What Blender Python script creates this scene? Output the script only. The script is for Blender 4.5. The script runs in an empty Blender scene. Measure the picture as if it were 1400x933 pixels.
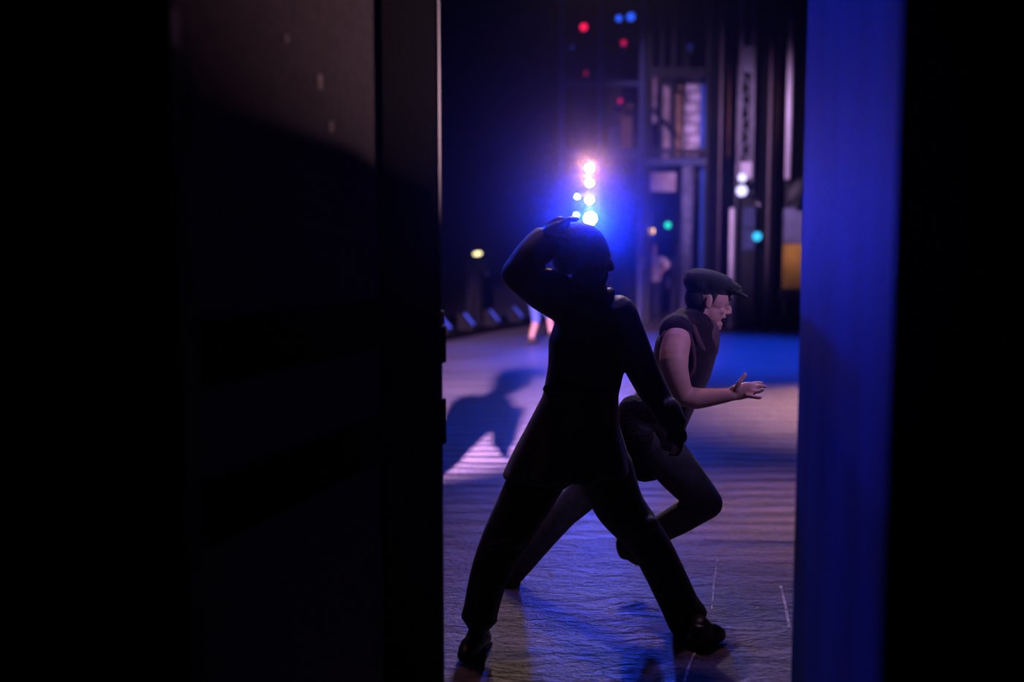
import bpy, bmesh, math, random
from mathutils import Vector, Matrix
random.seed(7)
SC = bpy.context.scene
COL = SC.collection
V = Vector
# ------------------------------------------------------------------ camera
F = 1361.0
CAMH = 1.5
TILT = math.radians(5.0)
FW = V((0, math.cos(TILT), -math.sin(TILT)))
UP = V((0, math.sin(TILT), math.cos(TILT)))
def ray(px, py):
    return FW + V((1, 0, 0)) * ((px - 700) / F) + UP * ((466.5 - py) / F)
def P(px, py, Y):
    d = ray(px, py)
    return V((0, 0, CAMH)) + d * (Y / d.y)
def G(px, py, z=0.0):
    d = ray(px, py)
    return V((0, 0, CAMH)) + d * ((z - CAMH) / d.z)
cam_d = bpy.data.cameras.new('camera')
cam = bpy.data.objects.new('camera', cam_d); COL.objects.link(cam)
cam.location = (0, 0, CAMH)
cam.rotation_euler = (math.pi / 2 - TILT, 0, 0)
cam_d.lens = 36.0 * F / 1400; cam_d.sensor_width = 36; cam_d.clip_end = 200; cam_d.clip_start = 0.02
cam_d.dof.use_dof = True; cam_d.dof.focus_distance = 4.0; cam_d.dof.aperture_fstop = 1.05
SC.camera = cam
SC.view_settings.view_transform = 'Standard'
SC.view_settings.look = 'None'
SC.view_settings.exposure = 0.0

# ------------------------------------------------------------------ materials
def nmat(name, col, rough=0.7, spec=0.3, col2=None, scale=8.0, bump=0.0, bscale=40.0, metal=0.0, sheen=0.0, stretch=None, detail=4.0):
    m = bpy.data.materials.new(name); m.use_nodes = True
    nt = m.node_tree; b = nt.nodes['Principled BSDF']
    b.inputs['Roughness'].default_value = rough
    b.inputs['Specular IOR Level'].default_value = spec
    b.inputs['Metallic'].default_value = metal
    if sheen:
        b.inputs['Sheen Weight'].default_value = sheen
        b.inputs['Sheen Roughness'].default_value = 0.4
    tc = nt.nodes.new('ShaderNodeTexCoord'); mp = nt.nodes.new('ShaderNodeMapping')
    nt.links.new(tc.outputs['Object'], mp.inputs['Vector'])
    if stretch: mp.inputs['Scale'].default_value = stretch
    n = nt.nodes.new('ShaderNodeTexNoise'); n.inputs['Scale'].default_value = scale; n.inputs['Detail'].default_value = detail
    nt.links.new(mp.outputs[0], n.inputs['Vector'])
    r = nt.nodes.new('ShaderNodeValToRGB')
    c2 = col2 or tuple(c * 0.65 for c in col)
    r.color_ramp.elements[0].color = (*c2, 1); r.color_ramp.elements[1].color = (*col, 1)
    r.color_ramp.elements[0].position = 0.35; r.color_ramp.elements[1].position = 0.65
    nt.links.new(n.outputs['Fac'], r.inputs['Fac']); nt.links.new(r.outputs['Color'], b.inputs['Base Color'])
    if bump:
        n2 = nt.nodes.new('ShaderNodeTexNoise'); n2.inputs['Scale'].default_value = bscale; n2.inputs['Detail'].default_value = 5
        nt.links.new(mp.outputs[0], n2.inputs['Vector'])
        bp = nt.nodes.new('ShaderNodeBump'); bp.inputs['Strength'].default_value = bump; bp.inputs['Distance'].default_value = 0.02
        nt.links.new(n2.outputs['Fac'], bp.inputs['Height']); nt.links.new(bp.outputs[0], b.inputs['Normal'])
    return m
def emat(name, col, s):
    m = bpy.data.materials.new(name); m.use_nodes = True
    nt = m.node_tree; nt.nodes.clear()
    e = nt.nodes.new('ShaderNodeEmission'); o = nt.nodes.new('ShaderNodeOutputMaterial')
    e.inputs['Color'].default_value = (*col, 1); e.inputs['Strength'].default_value = s
    nt.links.new(e.outputs[0], o.inputs[0])
    try: m.cycles.emission_sampling = 'NONE'
    except Exception: pass
    return m
M = {
 'black_cloth': nmat('black wool', (.018, .017, .021), .55, .3, scale=30, bump=.25, bscale=300, sheen=.12),
 'black_trouser': nmat('black trouser cloth', (.010, .010, .012), .6, .2, scale=20, bump=.25, bscale=200, sheen=.1),
 'shoe': nmat('black shoe leather', (.008, .008, .009), .45, .4, scale=10),
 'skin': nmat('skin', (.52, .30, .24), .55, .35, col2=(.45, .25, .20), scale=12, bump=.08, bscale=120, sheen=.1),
 'skin_shaded': nmat('skin in shadow', (.03, .02, .019), .4, .5, scale=12, sheen=.1),  # shade on the silhouetted figures put into a darker skin colour
 'hair': nmat('dark hair', (.012, .010, .009), .6, .3, scale=60, bump=.5, bscale=150, sheen=.15),
 'vest': nmat('plum vest cloth', (.020, .010, .015), .9, .15, scale=14, bump=.5, bscale=160, sheen=.12),
 'vest_trim': nmat('vest lapel cloth', (.10, .05, .06), .85, .15, scale=20, sheen=.1),
 'undershirt': nmat('undershirt cotton', (.14, .08, .09), .9, .1, scale=20),
 'cap': nmat('grey green cap tweed', (.026, .032, .028), .95, .1, scale=90, bump=.5, bscale=220, sheen=.2),
 'knicker': nmat('grey work trouser', (.075, .072, .085), .95, .1, scale=18, bump=.12, bscale=60, sheen=.05),
 'tiedcloth': nmat('dark tied cloth', (.018, .017, .022), .95, .1, scale=14, bump=.6, bscale=60, sheen=.05),
 'boot': nmat('brown boot leather', (.025, .018, .014), .55, .4, scale=12),
 'eye': nmat('eye', (.16, .14, .14), .2, .5, scale=3),
 'black_paint': nmat('black flat paint', (.0022, .002, .0022), .95, .03, scale=3, bump=.15, bscale=30),
 'door_panel': nmat('brown black door panel', (.085, .060, .056), .85, .12, col2=(.06, .042, .04), scale=35, bump=.3, bscale=70, detail=8),
 'door_wood': nmat('scuffed wood edge', (.06, .042, .034), .75, .2, col2=(.006, .005, .005), scale=9, stretch=(1, 1, .35), bump=.3, bscale=30),
 'edge_metal': nmat('worn edge strip', (.28, .22, .22), .55, .4, col2=(.10, .075, .07), scale=6, stretch=(4, 4, .8)),
 'chip': nmat('bare chipped wood', (.55, .42, .33), .8, .2, scale=30),
 'wall_dark': nmat('dark navy masonry', (.018, .018, .024), .9, .1, scale=2, bump=.2, bscale=12),
 'seatfloor': nmat('dark carpet', (.01, .01, .012), .95, .05, scale=4),
 'steel_blue': nmat('blue grey steel paint', (.035, .045, .13), .6, .3, scale=5),
 'steel_dark': nmat('dark steel', (.008, .008, .012), .6, .3, scale=5),
 'panel_dark': nmat('dark stained board', (.035, .024, .024), .8, .2, scale=2.5),
 'panel_brown': nmat('brown stained board', (.16, .085, .055), .8, .2, scale=3),
 'board_pale': nmat('pale worn board', (.42, .33, .40), .8, .2, col2=(.22, .14, .15), scale=2.5),
 'board_tan': nmat('tan board', (.36, .22, .12), .8, .2, col2=(.20, .11, .07), scale=3),
 'board_blue': nmat('blue board', (.03, .08, .42), .8, .2, scale=2),
 'pole_pale': nmat('pale pole', (.70, .62, .78), .5, .4, scale=2, stretch=(1, 1, .4)),
 'pole_mauve': nmat('mauve pole', (.09, .065, .085), .5, .3, scale=2),
 'pole_rust': nmat('rusty pole', (.26, .13, .07), .7, .3, col2=(.09, .05, .04), scale=2),
 'velour': nmat('black velour', (.006, .006, .007), 1.0, .03, scale=2, sheen=.03),
 'truss': nmat('aluminium truss', (.16, .15, .21), .5, .4, scale=4),
 'mustard': nmat('mustard canvas', (.50, .28, .04), .9, .1, scale=2.5),
 'greyblue': nmat('grey blue canvas', (.13, .13, .22), .9, .1, scale=2.5),
 'housing': nmat('black lamp housing', (.004, .004, .005), .6, .15, scale=8),
 'shirt_white': nmat('white shirt', (.62, .52, .56), .9, .1, scale=8),
 'shirt_blue': nmat('blue shirt', (.10, .16, .50), .9, .1, scale=8),
 'trouser_dark': nmat('dark trousers', (.02, .02, .03), .9, .1, scale=8),
 'tape': nmat('white floor tape', (.55, .50, .52), .8, .2, col2=(.12, .10, .12), scale=25),
 'mirror_face': nmat('footlight reflector', (.05, .12, .60), .5, .3, scale=5),  # blue light on the slanted faces put into their colour
 'speckle': nmat('speckled column', (.14, .13, .24), .7, .3, col2=(.07, .07, .13), scale=6, detail=6),
 'E_blue': emat('blue white lens', (.55, .68, 1.0), 22), 'E_bluesmall': emat('pale blue lens', (.45, .6, 1.0), 14),
 'E_warm': emat('warm white lens', (1.0, .80, .52), 22), 'E_white': emat('white lens', (1.0, .88, .84), 16),
 'E_red': emat('red lamp', (1.0, .01, .09), 1.4), 'E_reddim': emat('dim red lamp', (1.0, .02, .16), .18), 'E_redmid': emat('magenta lamp', (1.0, .01, .16), .55),
 'E_bl': emat('blue lamp', (.02, .10, 1.0), 1.3), 'E_bldim': emat('dim blue lamp', (.05, .08, .8), .10),
 'E_yellow': emat('amber lamp', (1.0, .48, .10), 3.2), 'E_green': emat('green lamp', (.02, .85, .55), 1.3),
 'E_cyan': emat('cyan lamp', (.03, .42, .80), 2.0), 'E_candle': emat('stand lamp', (1.0, .85, .40), 2.5), 'E_lav': emat('lavender lens', (.62, .58, 1.0), 2.2),
}
# jamb: painted timber, the blue stage light put into its base colour
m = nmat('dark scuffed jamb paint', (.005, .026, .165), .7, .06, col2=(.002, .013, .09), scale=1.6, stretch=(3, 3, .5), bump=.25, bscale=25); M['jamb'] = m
# floor
def floor_mat():
    m = bpy.data.materials.new('worn painted stage boards'); m.use_nodes = True
    nt = m.node_tree; b = nt.nodes['Principled BSDF']; L = nt.links.new
    def N(t, **k):
        n = nt.nodes.new(t)
        for a, v in k.items(): n.inputs[a].default_value = v
        return n
    geo = N('ShaderNodeNewGeometry')
    sep = N('ShaderNodeSeparateXYZ'); L(geo.outputs['Position'], sep.inputs[0])
    # boards run across the stage: ridges repeat along Y
    wob = N('ShaderNodeTexNoise', Scale=.9, Detail=3.0); L(geo.outputs['Position'], wob.inputs['Vector'])
    ma = N('ShaderNodeMath'); ma.operation = 'MULTIPLY_ADD'; L(wob.outputs['Fac'], ma.inputs[0]); ma.inputs[1].default_value = .35; L(sep.outputs['Y'], ma.inputs[2])
    mu = N('ShaderNodeMath'); mu.operation = 'MULTIPLY'; L(ma.outputs[0], mu.inputs[0]); mu.inputs[1].default_value = 2 * math.pi / .21
    sn = N('ShaderNodeMath'); sn.operation = 'SINE'; L(mu.outputs[0], sn.inputs[0])
    mp = N('ShaderNodeMapping'); mp.inputs['Scale'].default_value = (.55, 5.0, 1); L(geo.outputs['Position'], mp.inputs['Vector'])
    streak = N('ShaderNodeTexNoise', Scale=1.3, Detail=5.0); L(mp.outputs[0], streak.inputs['Vector'])
    fine = N('ShaderNodeTexNoise', Scale=38.0, Detail=6.0, Roughness=.65); L(geo.outputs['Position'], fine.inputs['Vector'])
    mp2 = N('ShaderNodeMapping'); mp2.inputs['Scale'].default_value = (2.2, 5.0, 1); L(geo.outputs['Position'], mp2.inputs['Vector'])
    wr = N('ShaderNodeTexNoise', Scale=2.2, Detail=6.0, Roughness=.62, Distortion=.6); L(mp2.outputs[0], wr.inputs['Vector'])
    # ridges fade in beyond the wrinkled ground cloth in front (Y < 5)
    rg = N('ShaderNodeMapRange'); L(sep.outputs['Y'], rg.inputs['Value']); rg.inputs['From Min'].default_value = 4.9; rg.inputs['From Max'].default_value = 5.5
    rg.inputs['To Min'].default_value = .0; rg.inputs['To Max'].default_value = 1.0
    m1 = N('ShaderNodeMath'); m1.operation = 'MULTIPLY'; L(sn.outputs[0], m1.inputs[0]); L(rg.outputs[0], m1.inputs[1])
    h1 = N('ShaderNodeMath'); h1.operation = 'MULTIPLY_ADD'; L(m1.outputs[0], h1.inputs[0]); h1.inputs[1].default_value = .17
    L(wr.outputs['Fac'], h1.inputs[2])
    h2 = N('ShaderNodeMath'); h2.operation = 'MULTIPLY_ADD'; L(fine.outputs['Fac'], h2.inputs[0]); h2.inputs[1].default_value = .34; L(h1.outputs[0], h2.inputs[2])
    bp = N('ShaderNodeBump', Strength=1.0, Distance=.09); L(h2.outputs[0], bp.inputs['Height']); L(bp.outputs[0], b.inputs['Normal'])
    cr = N('ShaderNodeValToRGB'); cr.color_ramp.elements[0].color = (.026, .024, .030, 1); cr.color_ramp.elements[1].color = (.23, .21, .23, 1)
    cr.color_ramp.elements[0].position = .33; cr.color_ramp.elements[1].position = .66
    mx = N('ShaderNodeMath'); mx.operation = 'ADD'; L(streak.outputs['Fac'], mx.inputs[0]); L(fine.outputs['Fac'], mx.inputs[1])
    mh = N('ShaderNodeMath'); mh.operation = 'MULTIPLY'; L(mx.outputs[0], mh.inputs[0]); mh.inputs[1].default_value = .5
    m3 = N('ShaderNodeMath'); m3.operation = 'MULTIPLY_ADD'; L(m1.outputs[0], m3.inputs[0]); m3.inputs[1].default_value = .07; L(mh.outputs[0], m3.inputs[2])
    L(m3.outputs[0], cr.inputs['Fac']); L(cr.outputs['Color'], b.inputs['Base Color'])
    b.inputs['Roughness'].default_value = .33; b.inputs['Specular IOR Level'].default_value = .5
    return m
M['floor'] = floor_mat()
def brick_mat():
    m = bpy.data.materials.new('pale painted brick'); m.use_nodes = True
    nt = m.node_tree; b = nt.nodes['Principled BSDF']; L = nt.links.new
    tc = nt.nodes.new('ShaderNodeTexCoord'); mp = nt.nodes.new('ShaderNodeMapping'); mp.inputs['Rotation'].default_value = (math.pi / 2, 0, 0)
    L(tc.outputs['Object'], mp.inputs[0]); br = nt.nodes.new('ShaderNodeTexBrick'); L(mp.outputs[0], br.inputs['Vector'])
    br.inputs['Color1'].default_value = (.50, .42, .55, 1); br.inputs['Color2'].default_value = (.42, .34, .46, 1); br.inputs['Mortar'].default_value = (.16, .12, .17, 1)
    br.inputs['Scale'].default_value = 1.0; br.inputs['Brick Width'].default_value = .42; br.inputs['Row Height'].default_value = .23; br.inputs['Mortar Size'].default_value = .03
    L(br.outputs['Color'], b.inputs['Base Color']); b.inputs['Roughness'].default_value = .85
    return m
M['brick'] = brick_mat()

# ------------------------------------------------------------------ mesh helpers
class MB:
    def __init__(s): s.v = []; s.f = []
    def add(s, vs, fs):
        o = len(s.v); s.v += [V(x) for x in vs]; s.f += [tuple(i + o for i in f) for f in fs]; return s
    def box(s, lo, hi):
        x0, y0, z0 = lo; x1, y1, z1 = hi
        return s.add([(x0,y0,z0),(x1,y0,z0),(x1,y1,z0),(x0,y1,z0),(x0,y0,z1),(x1,y0,z1),(x1,y1,z1),(x0,y1,z1)],
                     [(0,3,2,1),(4,5,6,7),(0,1,5,4),(1,2,6,5),(2,3,7,6),(3,0,4,7)])
    def obox(s, c, ax, ay, az, hx, hy, hz):
        c = V(c); ps = []
        for k in (-1, 1):
            for (i, j) in ((-1,-1),(1,-1),(1,1),(-1,1)):
                ps.append(c + ax * (i*hx) + ay * (j*hy) + az * (k*hz))
        return s.add(ps, [(0,3,2,1),(4,5,6,7),(0,1,5,4),(1,2,6,5),(2,3,7,6),(3,0,4,7)])
    def loft(s, rings, cap=True):
        n = len(rings[0]); vs = [p for r in rings for p in r]; fs = []
        for k in range(len(rings) - 1):
            for i in range(n):
                j = (i + 1) % n
                fs.append((k*n+i, k*n+j, (k+1)*n+j, (k+1)*n+i))
        if cap:
            fs.append(tuple(range(n - 1, -1, -1))); fs.append(tuple((len(rings)-1)*n + i for i in range(n)))
        return s.add(vs, fs)
    def tube(s, pts, rad, side=None, flat=1.0, n=26, caps=True):
        """swept tube; radius r in the plane normal to `side`, r*flat along `side`"""
        pts = [V(p) for p in pts]
        rad = list(rad)
        flats = list(flat) if isinstance(flat, (list, tuple)) else [flat] * len(pts)
        if caps and len(pts) > 2:      # round the bends
            def cr(a, b, c, d, t): return ((b*2) + (c - a)*t + (a*2 - b*5 + c*4 - d)*(t*t) + (b*3 - a - c*3 + d)*(t*t*t)) * .5
            N = len(pts); sub = 4; np_, nr, nf = [], [], []
            for i in range(N - 1):
                k = (max(i-1, 0), i, i+1, min(i+2, N-1))
                for j in range(sub):
                    t = j / sub
                    np_.append(cr(*[pts[q] for q in k], t)); nr.append(rad[i] + (rad[i+1]-rad[i])*t); nf.append(flats[i] + (flats[i+1]-flats[i])*t)
            pts = np_ + [pts[-1]]; rad = nr + [rad[-1]]; flats = nf + [flats[-1]]
        sd = V(side).normalized() if side is not None else None
        rings = []
        def ring(c, t, r, fl):
            t = t.normalized()
            a = sd if sd is not None else (V((0,1,0)) if abs(t.y) < .9 else V((1,0,0)))
            a = (a - t * a.dot(t)).normalized(); b = t.cross(a)
            return [c + a * (r*fl*math.cos(2*math.pi*i/n)) + b * (r*math.sin(2*math.pi*i/n)) for i in range(n)]
        T = []
        for i in range(len(pts)):
            a = pts[max(i-1, 0)]; b = pts[min(i+1, len(pts)-1)]
            T.append((b - a).normalized())
        if caps:
            for q in (80, 55, 28):
                an = math.radians(q); rings.append(ring(pts[0] - T[0]*rad[0]*math.sin(an), T[0], rad[0]*math.cos(an), flats[0]))
        for p, t, r, fl in zip(pts, T, rad, flats): rings.append(ring(p, t, r, fl))
        if caps:
            for q in (28, 55, 80):
                an = math.radians(q); rings.append(ring(pts[-1] + T[-1]*rad[-1]*math.sin(an), T[-1], rad[-1]*math.cos(an), flats[-1]))
        return s.loft(rings)
    def cyl(s, a, b, r0, r1=None, n=16):
        return s.tube([a, b], [r0, r0 if r1 is None else r1], n=n, caps=False)
    def ell(s, c, ax, rx, ay, ry, az, rz, n=16, m=10):
        c = V(c); rings = []
        for k in range(m):
            ph = math.pi * (k + .5) / m
            rings.append([c + az*(-rz*math.cos(ph)) + ax*(rx*math.sin(ph)*math.cos(2*math.pi*i/n)) + ay*(ry*math.sin(ph)*math.sin(2*math.pi*i/n)) for i in range(n)])
        return s.loft(rings)
    def ball(s, c, r): return s.ell(c, V((1,0,0)), r, V((0,1,0)), r, V((0,0,1)), r)
def wloc(o):
    p = V((0, 0, 0))
    while o: p += o.location; o = o.parent
    return p
def raw(mb, name, off=V((0,0,0))):
    me = bpy.data.meshes.new(name); me.from_pydata([p - off for p in mb.v], [], mb.f); me.update(); 
    bm = bmesh.new(); bm.from_mesh(me); bmesh.ops.recalc_face_normals(bm, faces=bm.faces); bm.to_mesh(me); bm.free()
    return me
def part(name, mb, mat, parent=None, smooth=False, label=None, bevel=0.0, loc=None):
    off = wloc(parent) if parent else (V(loc) if loc is not None else V((0,0,0)))
    me = raw(mb, name, off)
    o = bpy.data.objects.new(name, me); COL.objects.link(o)
    if parent: o.parent = parent
    elif loc is not None: o.location = loc
    me.materials.append(M[mat])
    if smooth:
        for p in me.polygons: p.use_smooth = True
    if bevel:
        b = o.modifiers.new('bevel', 'BEVEL'); b.width = bevel; b.segments = 2; b.limit_method = 'ANGLE'
    if label: o['label'] = label
    return o
def organic(name, mb, mat, parent, voxel=.006, it=4, fac=.5, label=None, floor=None, loc=None):
    """union of overlapping closed shapes -> one continuous smooth surface"""
    off = wloc(parent) if parent else (V(loc) if loc is not None else V((0,0,0)))
    if floor is not None:
        for p in mb.v: p.z = max(p.z, floor)
    me = raw(mb, 'tmp'); t = bpy.data.objects.new('tmp', me); COL.objects.link(t)
    r = t.modifiers.new('r', 'REMESH'); r.mode = 'VOXEL'; r.voxel_size = voxel; r.use_smooth_shade = True
    sm = t.modifiers.new('s', 'SMOOTH'); sm.iterations = it; sm.factor = fac
    dg = bpy.context.evaluated_depsgraph_get(); dg.update()
    res = bpy.data.meshes.new_from_object(t.evaluated_get(dg)); res.name = name
    bpy.data.objects.remove(t); bpy.data.meshes.remove(me)
    res.transform(Matrix.Translation(-off))
    for p in res.polygons: p.use_smooth = True
    res.materials.clear(); res.materials.append(M[mat])
    o = bpy.data.objects.new(name, res); COL.objects.link(o)
    if parent: o.parent = parent
    elif loc is not None: o.location = loc
    if label: o['label'] = label
    return o
def tag(o, label, cat, group=None, kind=None):
    o['label'] = label; o['category'] = cat
    if group: o['group'] = group
    if kind: o['kind'] = kind
    return o
def thing(name, label, cat, loc, group=None):
    o = bpy.data.objects.new(name, None); COL.objects.link(o); o.location = loc; o.empty_display_size = .1
    return tag(o, label, cat, group)
def struct(o): o['kind'] = 'structure'; return o
X_, Y_, Z_ = V((1,0,0)), V((0,1,0)), V((0,0,1))

# ------------------------------------------------------------------ people helpers
def head(mb, c, fwd, up, s=1.0, mouth=0.0):
    """c = head centre (half height between crown and chin)"""
    fwd = fwd.normalized(); up = (up - fwd * up.dot(fwd)).normalized(); sd = fwd.cross(up)
    q = lambda f, u, w=0: V(c) + fwd*(f*s) + up*(u*s) + sd*(w*s)
    E = lambda f, u, w, rf, ru, rw: mb.ell(q(f,u,w), fwd, rf*s, sd, rw*s, up, ru*s)
    E(-.012, .035, 0, .098, .086, .076)           # skull
    E(.030, .020, 0, .062, .075, .066)            # brow / upper face
    E(.028, -.045 , 0, .056, .064, .056)          # cheeks, jaw
    E(.055, -.085 - mouth*.3, 0, .034, .026, .034)
    E(.074, -.098 - mouth*.4, 0, .017, .015, .020)   # chin
    E(.084, .022, 0, .010, .012, .040)            # brow ridge
    E(.062, -.030, .036, .018, .016, .016); E(.062, -.030, -.036, .018, .016, .016)   # cheekbones
    mb.tube([q(.086, .008), q(.100, -.012), q(.104, -.026)], [.009*s, .011*s, .012*s], side=sd)
    E(.094, -.032, .011, .010, .008, .008); E(.094, -.032, -.011, .010, .008, .008)   # nostrils
    E(.086, -.053, 0, .011, .007, .024)           # upper lip
    E(.083 - mouth*.15, -.069 - mouth, 0, .011, .008, .021)  # lower lip
    for w in (-.076, .076):
        E(-.006, -.006, w, .017, .030, .008); E(-.002, -.026, w, .010, .012, .008)
    return q
def eyes(q_, parent):
    for w in (-.031, .031):
        mb = MB(); mb.ball(q_(.068, .002, w), .0115)
        part('eye', mb, 'eye', parent, smooth=True)
def finger(mb, pts, r): mb.tube(pts, [r, r*.95, r*.88, r*.78][:len(pts)] if len(pts) > 2 else [r, r*.8], n=8)
def shoe(mb, heel, toe, ankle, r=.042, lift=.0):
    heel, toe, ankle = V(heel), V(toe), V(ankle); d = toe - heel; sd = d.cross(Z_).normalized()
    L = d.length
    mb.tube([heel + Z_*.035, heel + d*.35 + Z_*.042, heel + d*.7 + Z_*.038, toe - d*.08 + Z_*.03], [r*.9, r, r*1.02, r*.78], side=sd, flat=.98)
    mb.tube([heel + d*.12 + Z_*.045, heel + d*.2 + Z_*.08, ankle], [r*.95, r*1.0, r*.98])
    mb.tube([heel + d*.2 + Z_*.08, heel + d*.55 + Z_*.05], [r*.95, r*.8], side=sd)

# ================================================================== SETTING
# stage floor, ends at an oblique front edge with the dark house beyond
E0, E1 = G(612, 466), G(752, 440)
ed = (E1 - E0).normalized()
def edge(t): return E0 + ed * t
A, B = E0 - ed * 14, E1 + ed * 4.5
mb = MB(); ang = [V((A.x, A.y, 0)), V((A.x, -2, 0)), V((14, -2, 0)), V((14, B.y, 0)), V((B.x, B.y, 0))]
mb.add([(p.x, p.y, 0) for p in ang] + [(p.x, p.y, -.2) for p in ang], [(0,1,2,3,4), (9,8,7,6,5)] + [(i, i+5, (i+1)%5+5, (i+1)%5) for i in range(5)])
struct(part('floor', mb, 'floor'))
mb = MB(); mb.box((-14, A.y, -.55), (5, 31, -.35)); struct(part('floor', mb, 'seatfloor'))
mb = MB(); mb.box((-14, 30, -.35), (14, 30.3, 12)); struct(part('wall_back', mb, 'wall_dark'))
mb = MB(); mb.box((13.7, 14, 0), (14, 30, 12)); struct(part('wall_right', mb, 'wall_dark'))

# left dock door: a tall leaf running obliquely from near left to its free edge beside the gap
DF = P(604, 500, 3.0); DF.z = 0           # free edge (far end)
DN = P(240, 500, 1.70); DN.z = 0          # near end
dd = (DN - DF); DLEN = dd.length; dd.normalize(); dn = V((-dd.y, dd.x, 0));
if dn.x < 0: dn = -dn
# dn faces right / towards the gap
def dbox(mb, s0, s1, z0, z1, t0, t1):
    c = DF + dd*((s0+s1)/2) + dn*((t0+t1)/2) + Z_*((z0+z1)/2)
    return mb.obox(c, dd, dn, Z_, (s1-s0)/2, (t1-t0)/2, (z1-z0)/2)
def dx(px):   # distance along the leaf seen at pixel column px (mid height)
    d = ray(px, 466.5); a = d.x / d.y
    # DF + dd*s : (x)/(y) = a
    return (DF.x - a*DF.y) / (a*dd.y - dd.x)
sP0, sP1 = dx(526), dx(270)
door = bpy.data.objects.new('door_1', None); COL.objects.link(door); door.location = DF; struct(door)
HT = 3.4
mb = MB(); dbox(mb, sP0, sP1, 0.25, HT, -.05, -.012); part('panel', mb, 'door_panel', door)
mb = MB(); dbox(mb, 0.012, sP0, 0, HT, -.05, 0); part('stile', mb, 'black_paint', door, bevel=.003)
mb = MB(); dbox(mb, sP1, dx(244), 0, HT, -.05, .004); part('stile', mb, 'door_wood', door, bevel=.004)
mb = MB(); dbox(mb, sP0, sP1, 0, 0.25, -.05, 0); part('bottom_rail', mb, 'black_paint', door)
for z in (1.02, 1.32):
    mb = MB(); dbox(mb, sP0, sP1, z-.06, z+.06, -.05, -.002); part('middle_rail', mb, 'black_paint', door)
mb = MB(); dbox(mb, 0.0, .012, 0, HT, -.05, .002); part('edge_strip', mb, 'edge_metal', door, label='worn pale edge strip')
mb = MB(); dbox(mb, 0.012, .03, 1.5, HT, 0, .004); part('edge_bead', mb, 'edge_metal', door)
for z0, z1, w in ((1.17, 1.28, .028), (.92, 1.06, .026)):
    mb = MB(); dbox(mb, -w, .05, z0, z1, -.045, .006); part('latch_plate', mb, 'black_paint', door, bevel=.004)
mb = MB(); dbox(mb, .010, .026, 1.29, 1.33, .004, .014); part('latch_pin', mb, 'chip', door)
# small bare wood chips on the leaf
for px, py, w, h in ((248, 38, .011, .03), (449, 111, .010, .016), (463, 173, .009, .012), (406, 52, .006, .007)):
    s = dx(px); z = P(px, py, (DF + dd*s).y).z
    mb = MB(); dbox(mb, s-w, s+w, z-h, z+h, (.004 if px < 270 else -.012), (.006 if px < 270 else -.010)); part('chip', mb, 'chip', door)
# black wall that carries the door on the near left
W0 = DF + dd*(dx(244)); W0.z = 0
mb = MB(); wd = V((-.86, -.5, 0)).normalized(); wn = V((wd.y, -wd.x, 0))
mb.obox(W0 + wd*2.5 + Z_*2.0 + wn*.06, wd, wn, Z_, 2.5, .06, 2.0); struct(part('wall_left', mb, 'black_paint'))
# right jamb of the gap: long oblique painted reveal, then the black wall facing us
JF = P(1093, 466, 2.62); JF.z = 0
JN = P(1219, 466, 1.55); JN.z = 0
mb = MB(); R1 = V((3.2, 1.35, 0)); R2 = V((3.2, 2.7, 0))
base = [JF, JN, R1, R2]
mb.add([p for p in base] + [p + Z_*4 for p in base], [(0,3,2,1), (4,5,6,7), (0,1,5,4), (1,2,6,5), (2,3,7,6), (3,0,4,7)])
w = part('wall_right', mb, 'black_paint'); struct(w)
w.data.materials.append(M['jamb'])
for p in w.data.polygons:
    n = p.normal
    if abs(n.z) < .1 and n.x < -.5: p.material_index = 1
mb = MB(); jd = (JN - JF).normalized(); jn = V((-jd.y, jd.x, 0)); jn = jn if jn.x < 0 else -jn
mb.obox(JF + jd*.05 + jn*.006 + Z_*.1, jd, jn, Z_, .05, .006, .1); struct(part('trim_1', mb, 'black_paint'))

# ================================================================== MAN IN THE LONG COAT
YM = 3.75
man = thing('person', 'man in long black coat lunging, seen from behind, hand on head', 'person', (G(800, 885).x, YM, 0))
body = MB()
hc = P(800, 354, YM)
mf, mu = V((.985, .10, -.10)), V((.10, 0, 1))
mq = head(body, hc, mf, mu)
body.tube([P(799, 385, YM), P(806, 412, YM), P(812, 430, YM)], [.055, .055, .06])
body.tube([P(812, 448, YM), P(804, 490, YM), P(796, 545, YM), P(788, 600, YM)], [.085, .105, .10, .11], side=X_, flat=1.15)
body.tube([P(848, 436, YM), P(864, 472, 3.77), P(886, 520, 3.79)], [.052, .048, .040])
body.tube([P(886, 520, 3.79), P(902, 548, 3.77), P(918, 577, 3.74)], [.040, .036, .027])
body.tube([P(778, 420, 3.74), P(740, 396, 3.71), P(705, 374, 3.68)], [.052, .048, .040])
body.tube([P(705, 374, 3.68), P(722, 350, 3.70), P(744, 323, 3.74)], [.040, .035, .027])
# raised left hand spread over the crown
w0 = P(744, 323, 3.74)
body.tube([w0, P(752, 318, 3.73), P(766, 310, 3.73)], [.028, .036, .040], side=Y_, flat=.55)
body.tube([P(750, 319, 3.71), P(763, 313, 3.69)], [.03, .03], side=X_, flat=.9)
for k, (ex, ey, dY) in enumerate(((787, 299, -.055), (789, 298, -.03), (788, 298, 0), (783, 299, .028))):
    b0 = P(764, 309, 3.73 + dY); b1 = P(764 + (ex-764)*.55, 309 + (ey-309)*.75 - 1.2, 3.73 + dY*1.2); b2 = P(ex, ey + 2, 3.73 + dY*1.35)
    finger(body, [b0, b1, b2], .0105)
finger(body, [P(752, 320, 3.68), P(764, 325, 3.655), P(775, 327, 3.655)], .012)
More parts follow.
